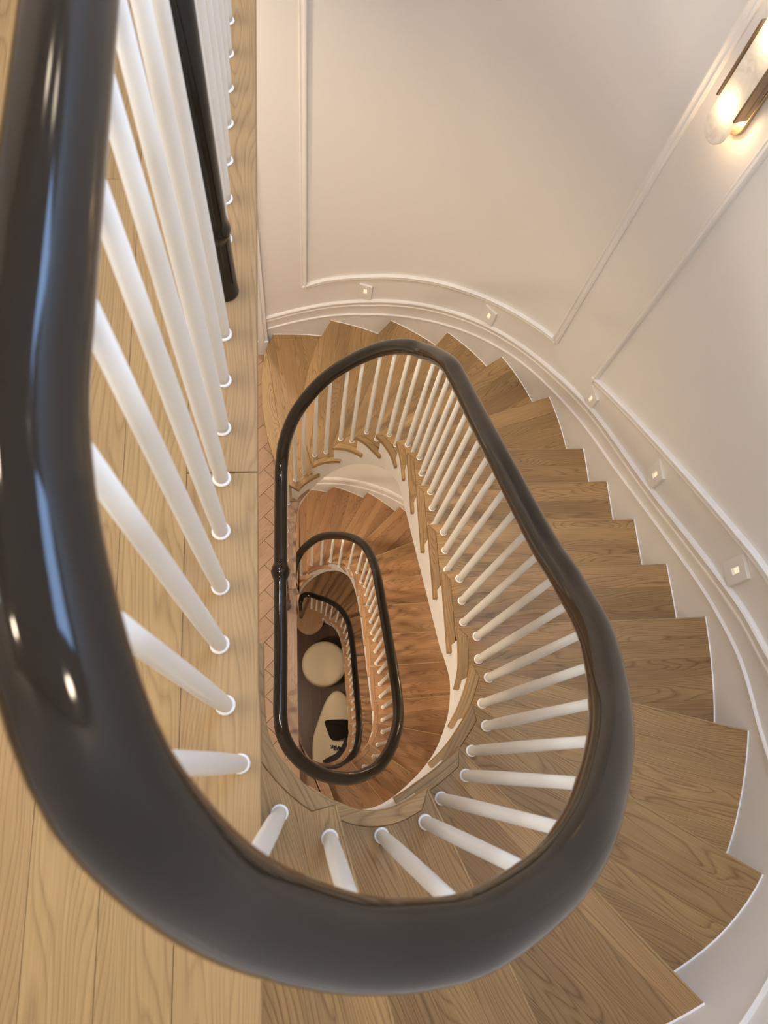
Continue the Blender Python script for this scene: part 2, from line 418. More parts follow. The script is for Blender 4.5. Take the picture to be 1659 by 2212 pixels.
def build_flight(label, E, tips, nos, ztop, count, mat, lip, s_lo=0.0):
    root = empty('stair_flight', (tips[min(6, count)][0] + .4, tips[min(6, count)][1], ztop))
    tag(root, label, 'stairs')
    root_inv = Vector(root.location)
    def fix(o):
        if o is not None and o.parent is root: o.matrix_parent_inverse = Matrix.Translation(-root_inv)
        return o
    ss = []
    lo = s_lo
    for t in tips[:count + 1]:
        s = E.near(t, lo, lo + 0.9 if ss else None); ss.append(s); lo = s
    RW = 0.030
    for k in range(1, count + 1):
        z = ztop - RISE * k
        nk = [Vector(p) for p in nos[k]]; nb = [Vector(p) for p in nos[k - 1]]
        ctr = (nk[0] + nk[-1]) / 2
        nbs = shift(nb, ctr, 0.03)
        wpt = wall_between(nk[-1], nbs[-1], 0.004)
        s1, s0 = ss[k], ss[k - 1]
        tip = E.at(s1)
        inner = [E.off(s0 + (s1 - 0.032 - s0) * i / 10, RW) for i in range(11)]
        body = [tuple(tip)] + [tuple(p) for p in nk[1:-1]] + [tuple(p) for p in wpt] + [tuple(p) for p in reversed(nbs[1:-1])]
        bs = nbs[0] + (nbs[1] - nbs[0]).normalized() * 0.05
        body += [tuple(bs)] + [tuple(p) for p in inner]
        body = clean(body)
        d = (nk[-1] - nk[0]).normalized(); pn = Vector((-d.y, d.x))
        if pn.dot((nb[0] + nb[-1]) / 2 - ctr) < 0: pn = -pn
        # hidden core slab that carries the boards
        cen = sum((Vector(p) for p in body), Vector((0, 0))) / len(body)
        core = [tuple(cen + (Vector(p) - cen) * 0.93) for p in body]
        tread = fix(prism('tread', core, z - TT + 0.004, z - 0.006, mat, root, d))
        # boards parallel to the nosing
        ds = [(Vector(p) - nk[0]).dot(pn) for p in body]
        a, b = min(ds), max(ds)
        spans = spans_stagger(b - a, 0.058, 0.105)
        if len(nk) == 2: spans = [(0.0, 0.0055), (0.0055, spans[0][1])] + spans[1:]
        for i, (x0, x1) in enumerate(spans):
            piece = clip_half(body, nk[0] + pn * (a + x0 + 0.0001), pn)
            piece = clip_half(piece, nk[0] + pn * (a + x1 - 0.0001), -pn)
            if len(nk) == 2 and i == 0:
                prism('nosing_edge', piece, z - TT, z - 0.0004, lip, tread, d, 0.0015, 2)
            elif len(piece) >= 3 and area(piece) > 4e-4:
                prism('plank', piece, z - TT, z, mat, tread, d, 0.003 if i == 0 else 0.0004, 2 if i == 0 else 1)
        # mitred return nosing along the well side
        e0 = max(0.0, s0 - 0.055)
        n = 14
        ret = [E.at(s1 - (s1 - e0) * i / n) for i in range(n + 1)] + [E.off(e0 + (s1 - 0.032 - e0) * i / n, RW - 0.0006) for i in range(n + 1)]
        gd = E.tan((s0 + s1) / 2)
        prism('return_nosing', [tuple(p) for p in ret], z - TT, z, mat, tread, gd, 0.002, 2)
        # caulk line where the tread meets the wall
        wl = wall_between(nk[-1], nb[-1], 0.0)
        poly = [tuple(p) for p in wall_between(nk[-1], nb[-1], 0.0005)] + [tuple(p) for p in reversed(wall_between(nk[-1], nb[-1], 0.0045))]
        fix(prism('caulk_bead', poly, z - 0.004, z + 0.0012, M['caulk'], root))
        # riser under the nosing of the step above
        r0 = shift(nb, ctr, 0.020); r1 = shift(nb, ctr, 0.034)
        r0[0] = r0[0] + (r0[1] - r0[0]).normalized() * 0.035; r1[0] = r1[0] + (r1[1] - r1[0]).normalized() * 0.035
        fix(prism('riser', [tuple(p) for p in r0] + [tuple(p) for p in reversed(r1)], z + 0.0005, z + RISE - TT - 0.0005, M['trim'], root))
    # cut string on the well side, and plaster soffit
    ts = []; s = ss[0]
    while s < ss[count]: ts.append(s); s += 0.02
    ts.append(ss[count])
    zs = [ztop - RISE * k for k in range(count + 1)]
    ws = [WALL.near(nos[k][-1]) for k in range(count + 1)]
    def bot(s): return interp(s, ss, zs) - 0.44
    def top(s):
        k = 1
        while k < count and s > ss[k] - 0.030: k += 1
        return ztop - RISE * k - TT - 0.0008
    verts, faces = [], []
    cols = []
    for i, s in enumerate(ts):
        cols.append((s, top(s)))
        if i + 1 < len(ts) and abs(top(ts[i + 1]) - top(s)) > 1e-6: cols.append((ts[i + 1] - 1e-4, top(s)))
    for s, zt in cols:
        a, b2 = E.off(s, 0.014), E.off(s, 0.050)
        verts += [(a.x, a.y, bot(s)), (a.x, a.y, zt), (b2.x, b2.y, zt), (b2.x, b2.y, bot(s))]
    for i in range(len(cols) - 1):
        for j in range(4):
            j2 = (j + 1) % 4; faces.append((4 * i + j, 4 * i + j2, 4 * i + 4 + j2, 4 * i + 4 + j))
    faces.append((0, 1, 2, 3)); m = 4 * (len(cols) - 1); faces.append((m, m + 1, m + 2, m + 3))
    fix(mesh_obj('stringer', verts, faces, M['trim'], root))
    verts, faces = [], []
    NS = 6
    for s in ts:
        a = E.off(s, 0.05); w = WALL.off(interp(s, ss, ws), 0.002)
        for th in (0.0, 0.02):
            for j in range(NS + 1):
                p = a.lerp(w, j / NS); verts.append((p.x, p.y, bot(s) + 0.004 + th))
    c = 2 * (NS + 1)
    for i in range(len(ts) - 1):
        for j in range(NS):
            faces.append((i * c + j, i * c + j + 1, (i + 1) * c + j + 1, (i + 1) * c + j))
            q = NS + 1
            faces.append((i * c + q + j, (i + 1) * c + q + j, (i + 1) * c + q + j + 1, i * c + q + j + 1))
    fix(mesh_obj('soffit', verts, faces, M['ceil'], root, smooth=True))
    return root, ss

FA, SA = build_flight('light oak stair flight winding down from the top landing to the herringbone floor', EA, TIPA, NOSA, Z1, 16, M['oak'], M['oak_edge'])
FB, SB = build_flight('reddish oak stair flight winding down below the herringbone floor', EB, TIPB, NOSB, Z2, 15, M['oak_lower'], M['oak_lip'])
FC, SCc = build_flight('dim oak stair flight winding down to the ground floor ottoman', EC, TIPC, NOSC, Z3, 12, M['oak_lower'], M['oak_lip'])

# round bullnose first step on the ground floor, part of the lowest flight
def child_fix(o, root):
    o.matrix_parent_inverse = Matrix.Translation(-Vector(root.location)); return o
bc = Vector((.19, 2.35)); br = .2
arc = [(bc.x + br * math.cos(math.radians(a)), bc.y + br * math.sin(math.radians(a))) for a in range(-20, -200, -9)]
bull = arc + [(-.06, 2.6), (-.12, 2.9), (-.12, 3.172), (.3, 3.155), (.52, 3.10), (.75, 2.99), (.55, 2.68), (.405, 2.36)]
bt = child_fix(prism('tread', bull, Z0 + RISE - TT, Z0 + RISE, M['oak_lower'], FC, (.3, 1), .005), FC)
r0 = shift(NOSC[12], (.2, 2.6), .020); r1 = shift(NOSC[12], (.2, 2.6), .034)
child_fix(prism('riser', [tuple(p) for p in r0] + [tuple(p) for p in reversed(r1)], Z0 + RISE + .0005, Z0 + 2 * RISE - TT - .0005, M['trim'], FC), FC)
inner = [tuple(bc + (Vector(p) - bc) * .9) for p in bull]
child_fix(prism('riser', inner, Z0, Z0 + RISE - TT - .0005, M['trim'], FC), FC)

# ---------------------------------------------------------------- balustrades
BAL = lathe_data('baluster', [(.0118, 0), (.0124, .03), (.0130, .14), (.0128, .30), (.0118, .5), (.0100, .75), (.0082, 1.0)], M['white'], 14)
RING = lathe_data('caulk_ring', [(.0125, 0.0), (.0152, .0005), (.0150, .0022), (.0130, .0040), (.0118, .0044)], M['caulk'], 16)

def add_baluster(root, x, y, z0, z1):
    b = bpy.data.objects.new('baluster', BAL); add(b, root)
    b.matrix_parent_inverse = Matrix.Translation(-Vector(root.location))
    b.location = (x, y, z0 + .0003); b.scale = (1, 1, z1 - z0); b.rotation_euler = (0, 0, random.random() * 6)
    r = bpy.data.objects.new('caulk_ring', RING); add(r, b)
    r.scale = (random.uniform(.98, 1.06), random.uniform(.98, 1.06), 1.0 / (z1 - z0))
    return b

def newel(root, x, y, z0, z1, r=.0225, foot=True):
    prof = [(r * 1.16, 0), (r * 1.16, .004), (r * 1.10, .012), (r * 1.06, .150), (r * 1.06, .158), (r * 1.15, .163), (r * 1.20, .168), (r * 1.20, .173), (r * 1.14, .179), (r * 1.02, .188), (r, .20), (r * .97, .5 * (z1 - z0)), (r * .96, z1 - z0)]
    me = lathe_data('newel_post', prof, M['rail'], 24)
    o = bpy.data.objects.new('newel_post', me); add(o, root); o.matrix_parent_inverse = Matrix.Translation(-Vector(root.location))
    o.location = (x, y, z0 + .0003)
    return o

def rail_path(pts, step=.018):
    c = Curve2(pts); zs = [p[2] for p in pts]
    full = catmull(pts, 12)
    # resample by length
    out = [full[0]]; acc = 0
    for a, b in zip(full, full[1:]):
        acc += (b - a).length
        if acc >= step: out.append(b); acc = 0
    if (out[-1] - full[-1]).length > 1e-4: out.append(full[-1])
    return out

def rail_z(path, x, y, zref):
    best = (1e9, 0)
    for p in path:
        d = (p.x - x) ** 2 + (p.y - y) ** 2
        if d < best[0] and abs(p.z - zref) < 1.3: best = (d, p.z)
    return best[1]

def bulge(path, rads, y, side_x, zref, amp=.015, wid=.032):
    for i, p in enumerate(path):
        if abs(p.z - zref) < .2 and abs(p.x - side_x) < .12:
            d = (p.y - y) / wid
            rads[i] += amp * math.exp(-d * d)

def make_balustrade(label, loc, pts, rad, bul, bals, newels):
    root = empty('balustrade', loc); tag(root, label, 'railing', 'balustrades winding down the stairwell')
    path = rail_path(pts)
    # finer sampling near bulges
    for (y, sx, zr) in bul:
        new = [path[0]]
        for a, b in zip(path, path[1:]):
            if abs((a.y + b.y) / 2 - y) < .09 and abs(a.z - zr) < .2 and abs(a.x - sx) < .12:
                n = max(1, int((b - a).length / .004))
                for i in range(1, n): new.append(a.lerp(b, i / n))
            new.append(b)
        path = new
    rads = [rad(p) for p in path]
    for (y, sx, zr) in bul: bulge(path, rads, y, sx, zr)
    h = tube('handrail', path, rads, M['rail'], root, 28)
    h.matrix_parent_inverse = Matrix.Translation(-Vector(loc))
    for x, y, z in bals:
        add_baluster(root, x, y, z, rail_z(path, x, y, z + .85) - .012)
    for x, y, z in newels:
        newel(root, x, y, z, rail_z(path, x, y, z + .85))
    return root

# --- upper balustrade: top landing and first flight
RA = [(-.047, 3.12, .816), (-.047, 2.4, .816), (-.047, 1.6, .816), (-.047, .95, .816), (-.047, .72, .818), (-.043, .62, .826), (-.024, .53, .838), (.0, .452, .825), (.022, .408, .785), (.052, .367, .715), (.090, .338, .655), (.137, .314, .597), (.19, .301, .548), (.245, .297, .497), (.335, .312, .402),
    (.404, .345, .327), (.466, .390, .238), (.527, .447, .137), (.575, .507, .037), (.614, .577, -.060), (.643, .65, -.155), (.660, .729, -.258), (.666, .803, -.340), (.667, .885, -.428), (.667, 1.044, -.567),
    (.665, 1.2, -.692), (.664, 1.45, -.903), (.663, 1.66, -1.075), (.657, 1.79, -1.180), (.641, 1.915, -1.325), (.612, 2.015, -1.455), (.576, 2.079, -1.53), (.532, 2.135, -1.62), (.478, 2.183, -1.72), (.408, 2.216, -1.832), (.339, 2.232, -1.935),
    (.263, 2.232, -2.038), (.193, 2.214, -2.135), (.129, 2.179, -2.23), (.073, 2.131, -2.322), (.026, 2.05, -2.435), (.006, 1.95, -2.512), (.001, 1.84, -2.54), (-.004, 1.6, -2.545), (-.008, 1.38, -2.545)]
BALA = [(-.0316, .6256 + .0934 * i, Z1) for i in range(0, 7)] + [(-.022, .532, Z1), (.001, .445, Z1)] + [(-.0316, .6451 + .0934 * i, Z1) for i in range(8, 27)]
for k, l in {1: [(.052, .361), (.137, .315)], 2: [(.245, .296), (.335, .315)], 3: [(.404, .347), (.466, .393)], 4: [(.527, .447), (.573, .507)], 5: [(.614, .577), (.641, .65)],
        6: [(.662, .729), (.664, .803)], 7: [(.667, .885), (.668, .963), (.667, 1.044)], 8: [(.665, 1.128), (.663, 1.207), (.663, 1.282)], 9: [(.664, 1.371), (.663, 1.452), (.662, 1.526)],
        10: [(.663, 1.615), (.664, 1.69), (.66, 1.772)], 11: [(.654, 1.853), (.641, 1.925)], 12: [(.611, 2.012), (.578, 2.072)], 13: [(.532, 2.135), (.478, 2.180)], 14: [(.408, 2.214), (.343, 2.231)],
        15: [(.263, 2.233), (.195, 2.214)], 16: [(.129, 2.179), (.076, 2.134)], 17: [(.021, 2.048), (.010, 1.955), (.008, 1.86), (.007, 1.765), (.006, 1.67), (.005, 1.575), (.004, 1.48)]}.items():
    BALA += [(x, y, Z1 - RISE * k) for x, y in l]
def radA(p): return interp(-p.z, [-.82, .3], [.031, .034])
make_balustrade('black lacquered handrail on white balusters around the top landing and light oak flight', (-.03, 1.0, Z1), RA, radA,
    [(1.279, -.047, .816), (1.38, -.008, -2.545)], BALA, [(-.03, 1.279, Z1)])

def auto_bals(E, ss, path_pts, ztop, count, s_from, spacing, s_to):
    c = Curve2(path_pts); out = []
    s = s_from
    while s < s_to:
        p = c.at(s); e = E.near(p)
        if e <= ss[0]: k = 0
        else:
            k = 1
            while k < count and e > ss[k]: k += 1
            if e > ss[k] and k == count: k = count + 1
        # keep clear of the nosing edges
        if 0 < k <= count and ss[k] - e < .026: s -= (.026 - (ss[k] - e)); p = c.at(s)
        elif 0 < k and e - ss[k - 1] < .030: s += (.030 - (e - ss[k - 1])); p = c.at(s)
        out.append((p.x, p.y, ztop - RISE * k)); s += spacing
    return out

RB = [(-.008, 1.38, -2.545), (-.012, 1.0, -2.545), (-.018, .74, -2.54), (-.018, .665, -2.54), (-.008, .584, -2.545), (.027, .509, -2.57), (.087, .442, -2.62), (.167, .391, -2.70), (.253, .365, -2.791), (.352, .359, -2.898), (.470, .395, -3.031), (.545, .46, -3.121), (.597, .538, -3.212), (.637, .624, -3.317),
    (.660, .713, -3.416), (.672, .84, -3.540), (.674, .976, -3.655), (.674, 1.083, -3.74), (.669, 1.35, -3.936), (.662, 1.691, -4.184), (.655, 1.821, -4.293), (.630, 1.985, -4.44), (.582, 2.10, -4.56), (.499, 2.205, -4.73), (.390, 2.278, -4.91), (.269, 2.315, -5.08), (.17, 2.297, -5.22), (.082, 2.25, -5.40), (.03, 2.15, -5.57), (.0, 2.0, -5.72), (-.01, 1.9, -5.74)]
cb = Curve2(RB)
BALB = auto_bals(EB, SB, RB, Z2, 15, .09, .092, cb.len - .02)
make_balustrade('black lacquered handrail on white balusters around the herringbone floor and reddish flight', (0, 1.0, Z2), RB, lambda p: .034,
    [(1.38, -.008, -2.545)], BALB, [(.004, 1.372, Z2)])
# the first point of RB carries the collar; the collar's other half sits on the rail above
cc = Curve2(RAILC)
BALC = [b for b in auto_bals(EC, SCc, RAILC, Z3, 12, .1, .098, cc.len - .12)]
BALC = [(x, y, max(z, Z0 + RISE)) for x, y, z in BALC]
make_balustrade('black handrail on white balusters along the dim lowest flight with end newel', (.04, 2.39, Z0), RAILC, lambda p: .034, [], BALC, [(.075, 2.39, Z0 + RISE)])

# ---------------------------------------------------------------- floors
def plank_floor(root, xs, y0, y1, z, mat, clipx=None, lmin=.9, lmax=1.6, th=.02):
    for a, b in zip(xs, xs[1:]):
        y = y0 - random.uniform(0, .8)
        while y < y1:
            l = random.uniform(lmin, lmax); lo, hi = max(y, y0), min(y + l, y1); y += l
            if hi - lo < .02: continue
            o = box('plank', (min(a, b) + .0003, lo + .0003, z - th), (max(a, b) - .0003, hi - .0003, z), mat, root, .0006)
            o.matrix_parent_inverse = Matrix.Translation(-Vector(root.location))

def child(o, root):
    o.matrix_parent_inverse = Matrix.Translation(-Vector(root.location)); return o

# top landing: slab, border boards with rounded nosing, planks
fl1 = box('floor', (-2.6, -.208, Z1 - .30), (.010, 3.178, Z1 - .021), M['trim'])
tag(fl1, 'light oak plank floor of the top landing', None, None, 'structure')
def border(root, x0, edge, ys, z, mat, th=TT):
    for a, b in zip(ys, ys[1:]):
        poly = [(x0, a + .0006), (edge(a), a + .0006)]
        n = max(1, int((b - a) / .05))
        poly += [(edge(a + (b - a) * i / n), a + (b - a) * i / n) for i in range(1, n)]
        poly += [(edge(b), b - .0006), (x0, b - .0006)]
        child(prism('border_board', poly, z - th, z, mat, root, (0, 1), .0018, 2), root)
border(fl1, -.0900, lambda y: .028 if y > .55 else .031, [-.207, .917, 2.3, 3.177], Z1, M['oak_edge'])
xs = [-.0902, -.194, -.292, -.392, -.50, -.62, -.75, -.88, -1.01, -1.14, -1.27, -1.4, -1.53, -1.66, -1.79, -1.92, -2.05, -2.18, -2.31, -2.44, -2.599]
plank_floor(fl1, xs, -.207, 3.177, Z1, M['oak_floor'])

# second floor: slab, border board, herringbone blocks
fl2 = box('floor', (-2.6, -.208, Z2 - .30), (.035, 3.178, Z2 - .021), M['trim'])
tag(fl2, 'warm oak herringbone floor one storey below the landing', None, None, 'structure')
def edge2(y):
    if y > 2.06: return .055
    return interp(y, [-.21, .3, .60, .75, 1.1, 1.6, 1.88, 1.99, 2.06], [.064, .064, .060, .058, .062, .066, .070, .078, .095])
border(fl2, -.022, edge2, [-.207, .47, 1.48, 2.06], Z2, M['oak_herring'])
bl = prism('border_board', [(-.022, 2.061), (.095, 2.061), (.136, 2.112), (.165, 2.145), (.11, 2.16), (.03, 2.2), (-.022, 2.25)], Z2 - TT, Z2, M['oak_herring'], fl2, (0, 1), .004)
child(bl, fl2)
W, LN = .114, .52
child(box('underlay', (-1.2, -.2, Z2 - .0208), (-.023, 4.55, Z2 - .0150), M['newel_foot'], fl2), fl2)
c45 = math.sqrt(.5)
def blk(poly, g):
    for p0, nr in (((-1.2, 0), (1, 0)), ((-.023, 0), (-1, 0)), ((0, -.2), (0, 1)), ((0, 4.55), (0, -1))):
        poly = clip_half(poly, Vector(p0), Vector(nr))
        if len(poly) < 3: return
    if area(poly) < 3e-4: return
    child(prism('herringbone_block', poly, Z2 - .02, Z2, M['oak_herring'], fl2, g, .0014, 1), fl2)
for i in range(-22, 24):
    for j in range(-3, 4):
        # unit of a 45 degree herringbone: one block each way
        # lattice vectors: (W,W) rotated -> straight up; (LN,-LN) rotated -> sideways
        a = Vector((1, 1)) * c45; b = Vector((-1, 1)) * c45
        base = Vector((-.133, 0.02)) + Vector((0, 1)) * (W / c45) * i + Vector((1, 0)) * (LN / c45) * j
        g = .0007
        p = [base + a * g + b * g, base + a * (LN - g) + b * g, base + a * (LN - g) + b * (W - g), base + a * g + b * (W - g)]
        blk([(-.266 - x.x, 2.305 - x.y) for x in p], (1, 1))
        q = [base + b * (W + g) + a * g, base + b * (W + LN - g) + a * g, base + b * (W + LN - g) + a * (W - g), base + b * (W + g) + a * (W - g)]
        blk([(-.266 - x.x, 2.305 - x.y) for x in q], (-1, 1))
# third floor and ground floor
fl3 = box('floor', (-2.6, -.208, Z3 - .30), (.0, 3.178, Z3), M['oak_lower'])
tag(fl3, 'oak floor two storeys below the landing', None, None, 'structure')
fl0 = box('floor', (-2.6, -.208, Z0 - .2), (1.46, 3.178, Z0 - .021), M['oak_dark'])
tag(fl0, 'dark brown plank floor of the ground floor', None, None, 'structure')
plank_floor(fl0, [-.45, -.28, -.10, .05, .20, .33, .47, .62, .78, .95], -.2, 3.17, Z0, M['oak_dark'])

# ---------------------------------------------------------------- walls
def wall_grid(name, s0, s1, z0, z1, hole=None, th=.12):
    sv = sorted(set([s0, s1] + [s0 + (s1 - s0) * i / 150 for i in range(151)] + (list(hole[:2]) if hole else [])))
    zv = sorted(set([z0, z1] + (list(hole[2:]) if hole else [])))
    idx = {}; verts, faces = [], []
    def vid(i, j, b):
        key = (i, j, b)
        if key not in idx:
            p = WALL.off(sv[i], -th if b else 0.0); idx[key] = len(verts); verts.append((p.x, p.y, zv[j]))
        return idx[key]
    def solid(i, j):
        if i < 0 or j < 0 or i >= len(sv) - 1 or j >= len(zv) - 1: return False
        if hole:
            sm, zm = (sv[i] + sv[i + 1]) / 2, (zv[j] + zv[j + 1]) / 2
            if hole[0] < sm < hole[1] and hole[2] < zm < hole[3]: return False
        return True
    for i in range(len(sv) - 1):
        for j in range(len(zv) - 1):
            if not solid(i, j): continue
            for b in (0, 1): faces.append((vid(i, j, b), vid(i + 1, j, b), vid(i + 1, j + 1, b), vid(i, j + 1, b)))
            for (di, dj, e) in ((-1, 0, ((i, j), (i, j + 1))), (1, 0, ((i + 1, j), (i + 1, j + 1))), (0, -1, ((i, j), (i + 1, j))), (0, 1, ((i, j + 1), (i + 1, j + 1)))):
                if not solid(i + di, j + dj):
                    (a, b2), (c2, d2) = e
                    faces.append((vid(a, b2, 0), vid(c2, d2, 0), vid(c2, d2, 1), vid(a, b2, 1)))
    o = mesh_obj(name, verts, faces, M['wall'])
    for p in o.data.polygons: p.use_smooth = False
    return o
wr = wall_grid('wall_right', 0.0, WALL.len, Z0, ZTOP)
tag(wr, 'cream painted curved wall of the stairwell', None, None, 'structure')
for p in wr.data.polygons:
    n = p.normal
    p.use_smooth = abs(n.z) < .1
try:
    wr.data.set_sharp_from_angle(angle=math.radians(30))
except Exception: pass

def box_multi(name, boxes, mat, kind='structure', label=None):
    verts, faces = [], []
    for lo, hi in boxes:
        k = len(verts)
        for z in (lo[2], hi[2]):
            verts += [(lo[0], lo[1], z), (hi[0], lo[1], z), (hi[0], hi[1], z), (lo[0], hi[1], z)]
        faces += [(k, k + 3, k + 2, k + 1), (k + 4, k + 5, k + 6, k + 7), (k, k + 1, k + 5, k + 4), (k + 1, k + 2, k + 6, k + 5), (k + 2, k + 3, k + 7, k + 6), (k + 3, k, k + 4, k + 7)]
    o = mesh_obj(name, verts, faces, mat); tag(o, label, None, None, kind); return o
box_multi('wall_left', [((-2.72, -.33, Z0), (-2.60, WY0, ZTOP)), ((-2.72, WY1, Z0), (-2.60, 4.7, ZTOP)), ((-2.72, WY0, Z0), (-2.60, WY1, WZ0)), ((-2.72, WY0, WZ1), (-2.60, WY1, ZTOP))], M['wall'], label='cream painted wall with a window behind the landing')
box_multi('wall_back', [((-2.6, 3.18, Z0), (-1.05, 3.30, ZTOP)), ((-1.05, 3.18, Z0), (-.15, 3.30, Z2)), ((-1.05, 3.18, -1.05), (-.15, 3.30, ZTOP))], M['wall'], label='cream painted straight wall with a doorway on the herringbone floor')
box_multi('wall_far', [((-1.8, 4.58, Z2 - .3), (.8, 4.70, -.3)), ((-1.92, 3.30, Z2 - .3), (-1.8, 4.70, -.3)), ((.68, 3.31, Z2 - .3), (.8, 4.58, -.3))], M['wall'], label='cream walls of the room beyond the doorway')
box_multi('floor', [((-1.8, 3.18, Z2 - .3), (.68, 4.58, Z2 - .021))], M['trim'], label='floor slab of the room beyond the doorway')
box_multi('ceiling', [((-1.8, 3.30, -.42), (.68, 4.58, -.32))], M['ceil'], label='white ceiling of the room beyond the doorway')
cl = box_multi('ceiling', [((-2.6, -.33, ZTOP), (1.6, 3.30, ZTOP + .12))], M['ceil'], label='white ceiling above the top landing')
# casing and plinth at the end of the curved wall
cs = box_multi('trim_1', [((-.168, 3.150, Z2 + .16), (-.092, 3.1795, -1.06)), ((-.150, 3.140, Z2 + .16), (-.115, 3.152, -1.06)), ((-.176, 3.140, Z2 + .0005), (-.086, 3.1795, Z2 + .16))], M['trim'], label='white door casing with plinth block at the wall end')

# window of the landing
wn = empty('window_1', (-2.66, (WY0 + WY1) / 2, WZ0)); tag(wn, 'white framed window behind the landing', None, None, 'structure')
def winbox(name, y0, y1, z0, z1, x0, x1, mat):
    return child(box(name, (x0, y0, z0), (x1, y1, z1), mat, wn, .002), wn)
ym = (WY0 + WY1) / 2
for nm, a in (('frame_stile', (WY0 + .001, WY0 + .05, WZ0 + .001, WZ1 - .001)), ('frame_stile', (WY1 - .05, WY1 - .001, WZ0 + .001, WZ1 - .001)), ('frame_rail', (WY0 + .05, WY1 - .05, WZ0 + .001, WZ0 + .05)), ('frame_rail', (WY0 + .05, WY1 - .05, WZ1 - .05, WZ1 - .001)), ('glazing_bar', (ym - .012, ym + .012, WZ0 + .05, WZ1 - .05))):
    winbox(nm, *a, -2.69, -2.64, M['trim'])
winbox('pane', WY0 + .05, ym - .012, WZ0 + .05, WZ1 - .05, -2.668, -2.662, M['glass'])
winbox('pane', ym + .012, WY1 - .05, WZ0 + .05, WZ1 - .05, -2.668, -2.662, M['glass'])

# ---------------------------------------------------------------- mouldings on the curved wall
def wall_sweep(name, path, prof, mat, closed=False, n=10, smooth_path=True):
    """path of (s, z); prof of (across, proud)"""
    P = catmull(path, n) if smooth_path else [Vector(p) for p in path]
    verts, faces = [], []; m = len(prof)
    for i, p in enumerate(P):
        t = (P[min(i + 1, len(P) - 1)] - P[max(i - 1, 0)]).normalized(); q = Vector((-t.y, t.x))
        for a, b in prof:
            w = WALL.off(p.x + q.x * a, b); verts.append((w.x, w.y, p.y + q.y * a))
    for i in range(len(P) - 1):
        for j in range(m):
            j2 = (j + 1) % m; faces.append((i * m + j, i * m + j2, (i + 1) * m + j2, (i + 1) * m + j))
    faces.append(tuple(range(m))); k = (len(P) - 1) * m; faces.append(tuple(k + j for j in range(m)))
    return mesh_obj(name, verts, faces, mat)
def S(v): return v - .45          # wall stations below are measured from a point .45 m left of the casing
low = [(.50, -3.15), (.565, -3.108), (.881, -2.965), (1.175, -2.819), (1.469, -2.654), (1.768, -2.489), (2.094, -2.322), (2.488, -2.115), (2.937, -1.800), (3.338, -1.480), (3.654, -1.232), (3.839, -1.108), (3.983, -1.025), (4.149, -.960), (4.223, -.920), (4.30, -.868), (4.58, -.67), (4.95, -.46), (5.3, -.27), (5.58, -.08), (5.85, .10), (6.1, .15), (6.6, .15), (8.2, .15)]
up = [(.50, -3.06), (.570, -3.022), (.878, -2.880), (1.163, -2.732), (1.448, -2.568), (1.740, -2.412), (2.053, -2.262), (2.418, -2.075), (2.842, -1.785), (3.270, -1.468), (3.586, -1.214), (3.844, -1.015), (3.986, -.925), (4.15, -.81), (4.35, -.69), (4.58, -.56), (4.95, -.35), (5.3, -.16), (5.58, .03), (5.85, .21), (6.1, .26), (6.6, .26), (8.2, .26)]
CAP = [(0, 0), (0, .006), (.004, .010), (.010, .010), (.014, .006), (.032, .008), (.037, .015), (.046, .017), (.052, .013), (.055, .005), (.055, 0)]
BEAD = [(-.006, 0), (-.006, .005), (-.003, .009), (.003, .010), (.006, .007), (.007, 0)]
tb = wall_sweep('baseboard_right', [(S(a), b) for a, b in up], CAP, M['trim']); tag(tb, 'white moulded skirting cap following the stair pitch', None, None, 'structure')
tb2 = wall_sweep('baseboard_right', [(S(a), b) for a, b in low], BEAD, M['trim']); tag(tb2, 'thin white bead below the skirting cap', None, None, 'structure')
# same skirting for the lower flights
for nos, zt, cnt in ((NOSB, Z2, 15), (NOSC, Z3, 12)):
    pts = [(WALL.near(nos[k][-1]), zt - RISE * k) for k in range(cnt, -1, -1)]
    t1 = wall_sweep('baseboard_right', [(a, b + .20) for a, b in pts], CAP, M['trim'], n=4); tag(t1, 'white skirting cap beside the lower flight', None, None, 'structure')
    t2 = wall_sweep('baseboard_right', [(a, b + .09) for a, b in pts], BEAD, M['trim'], n=4); tag(t2, 'white skirting bead beside the lower flight', None, None, 'structure')
PANEL = [(-.018, 0), (-.018, .008), (-.011, .013), (-.005, .010), (.002, .013), (.008, .020), (.014, .020), (.018, .014), (.018, 0)]
pz = 2.2
p1b = [(.752, -2.665), (.873, -2.591), (1.144, -2.453), (1.279, -2.378), (1.522, -2.250), (1.717, -2.158), (1.979, -2.038), (2.306, -1.880)]
p2b = [(2.622, -1.715), (2.82, -1.56), (3.040, -1.375), (3.352, -1.120), (3.612, -.918), (3.752, -.820), (4.0, -.68), (4.4, -.48)]
def panel(name, label, bottom, topz):
    root = empty(name, tuple(WALL.at(S(bottom[0][0]))) + (bottom[0][1],)); tag(root, label, None, None, 'structure')
    a, b = bottom[0], bottom[-1]
    ob = wall_sweep('panel_moulding', [(S(x), z) for x, z in bottom], PANEL, M['trim']); ob.parent = root; child(ob, root)
    for (x, z), sg in ((a, 1), (b, -1)):
        pr = [(sg * q, h) for q, h in PANEL] if sg > 0 else [(-q, h) for q, h in PANEL]
        o = wall_sweep('panel_moulding', [(S(x), topz), (S(x), z)] if sg > 0 else [(S(x), z), (S(x), topz)], PANEL, M['trim'], smooth_path=False); o.parent = root; child(o, root)
    o = wall_sweep('panel_moulding', [(S(b[0]) + (S(a[0]) - S(b[0])) * i / 12, topz) for i in range(13)], PANEL, M['trim'], smooth_path=False); o.parent = root; child(o, root)
panel('trim_2', 'raised picture frame moulding on the wide curved wall panel', p1b, 1.3)
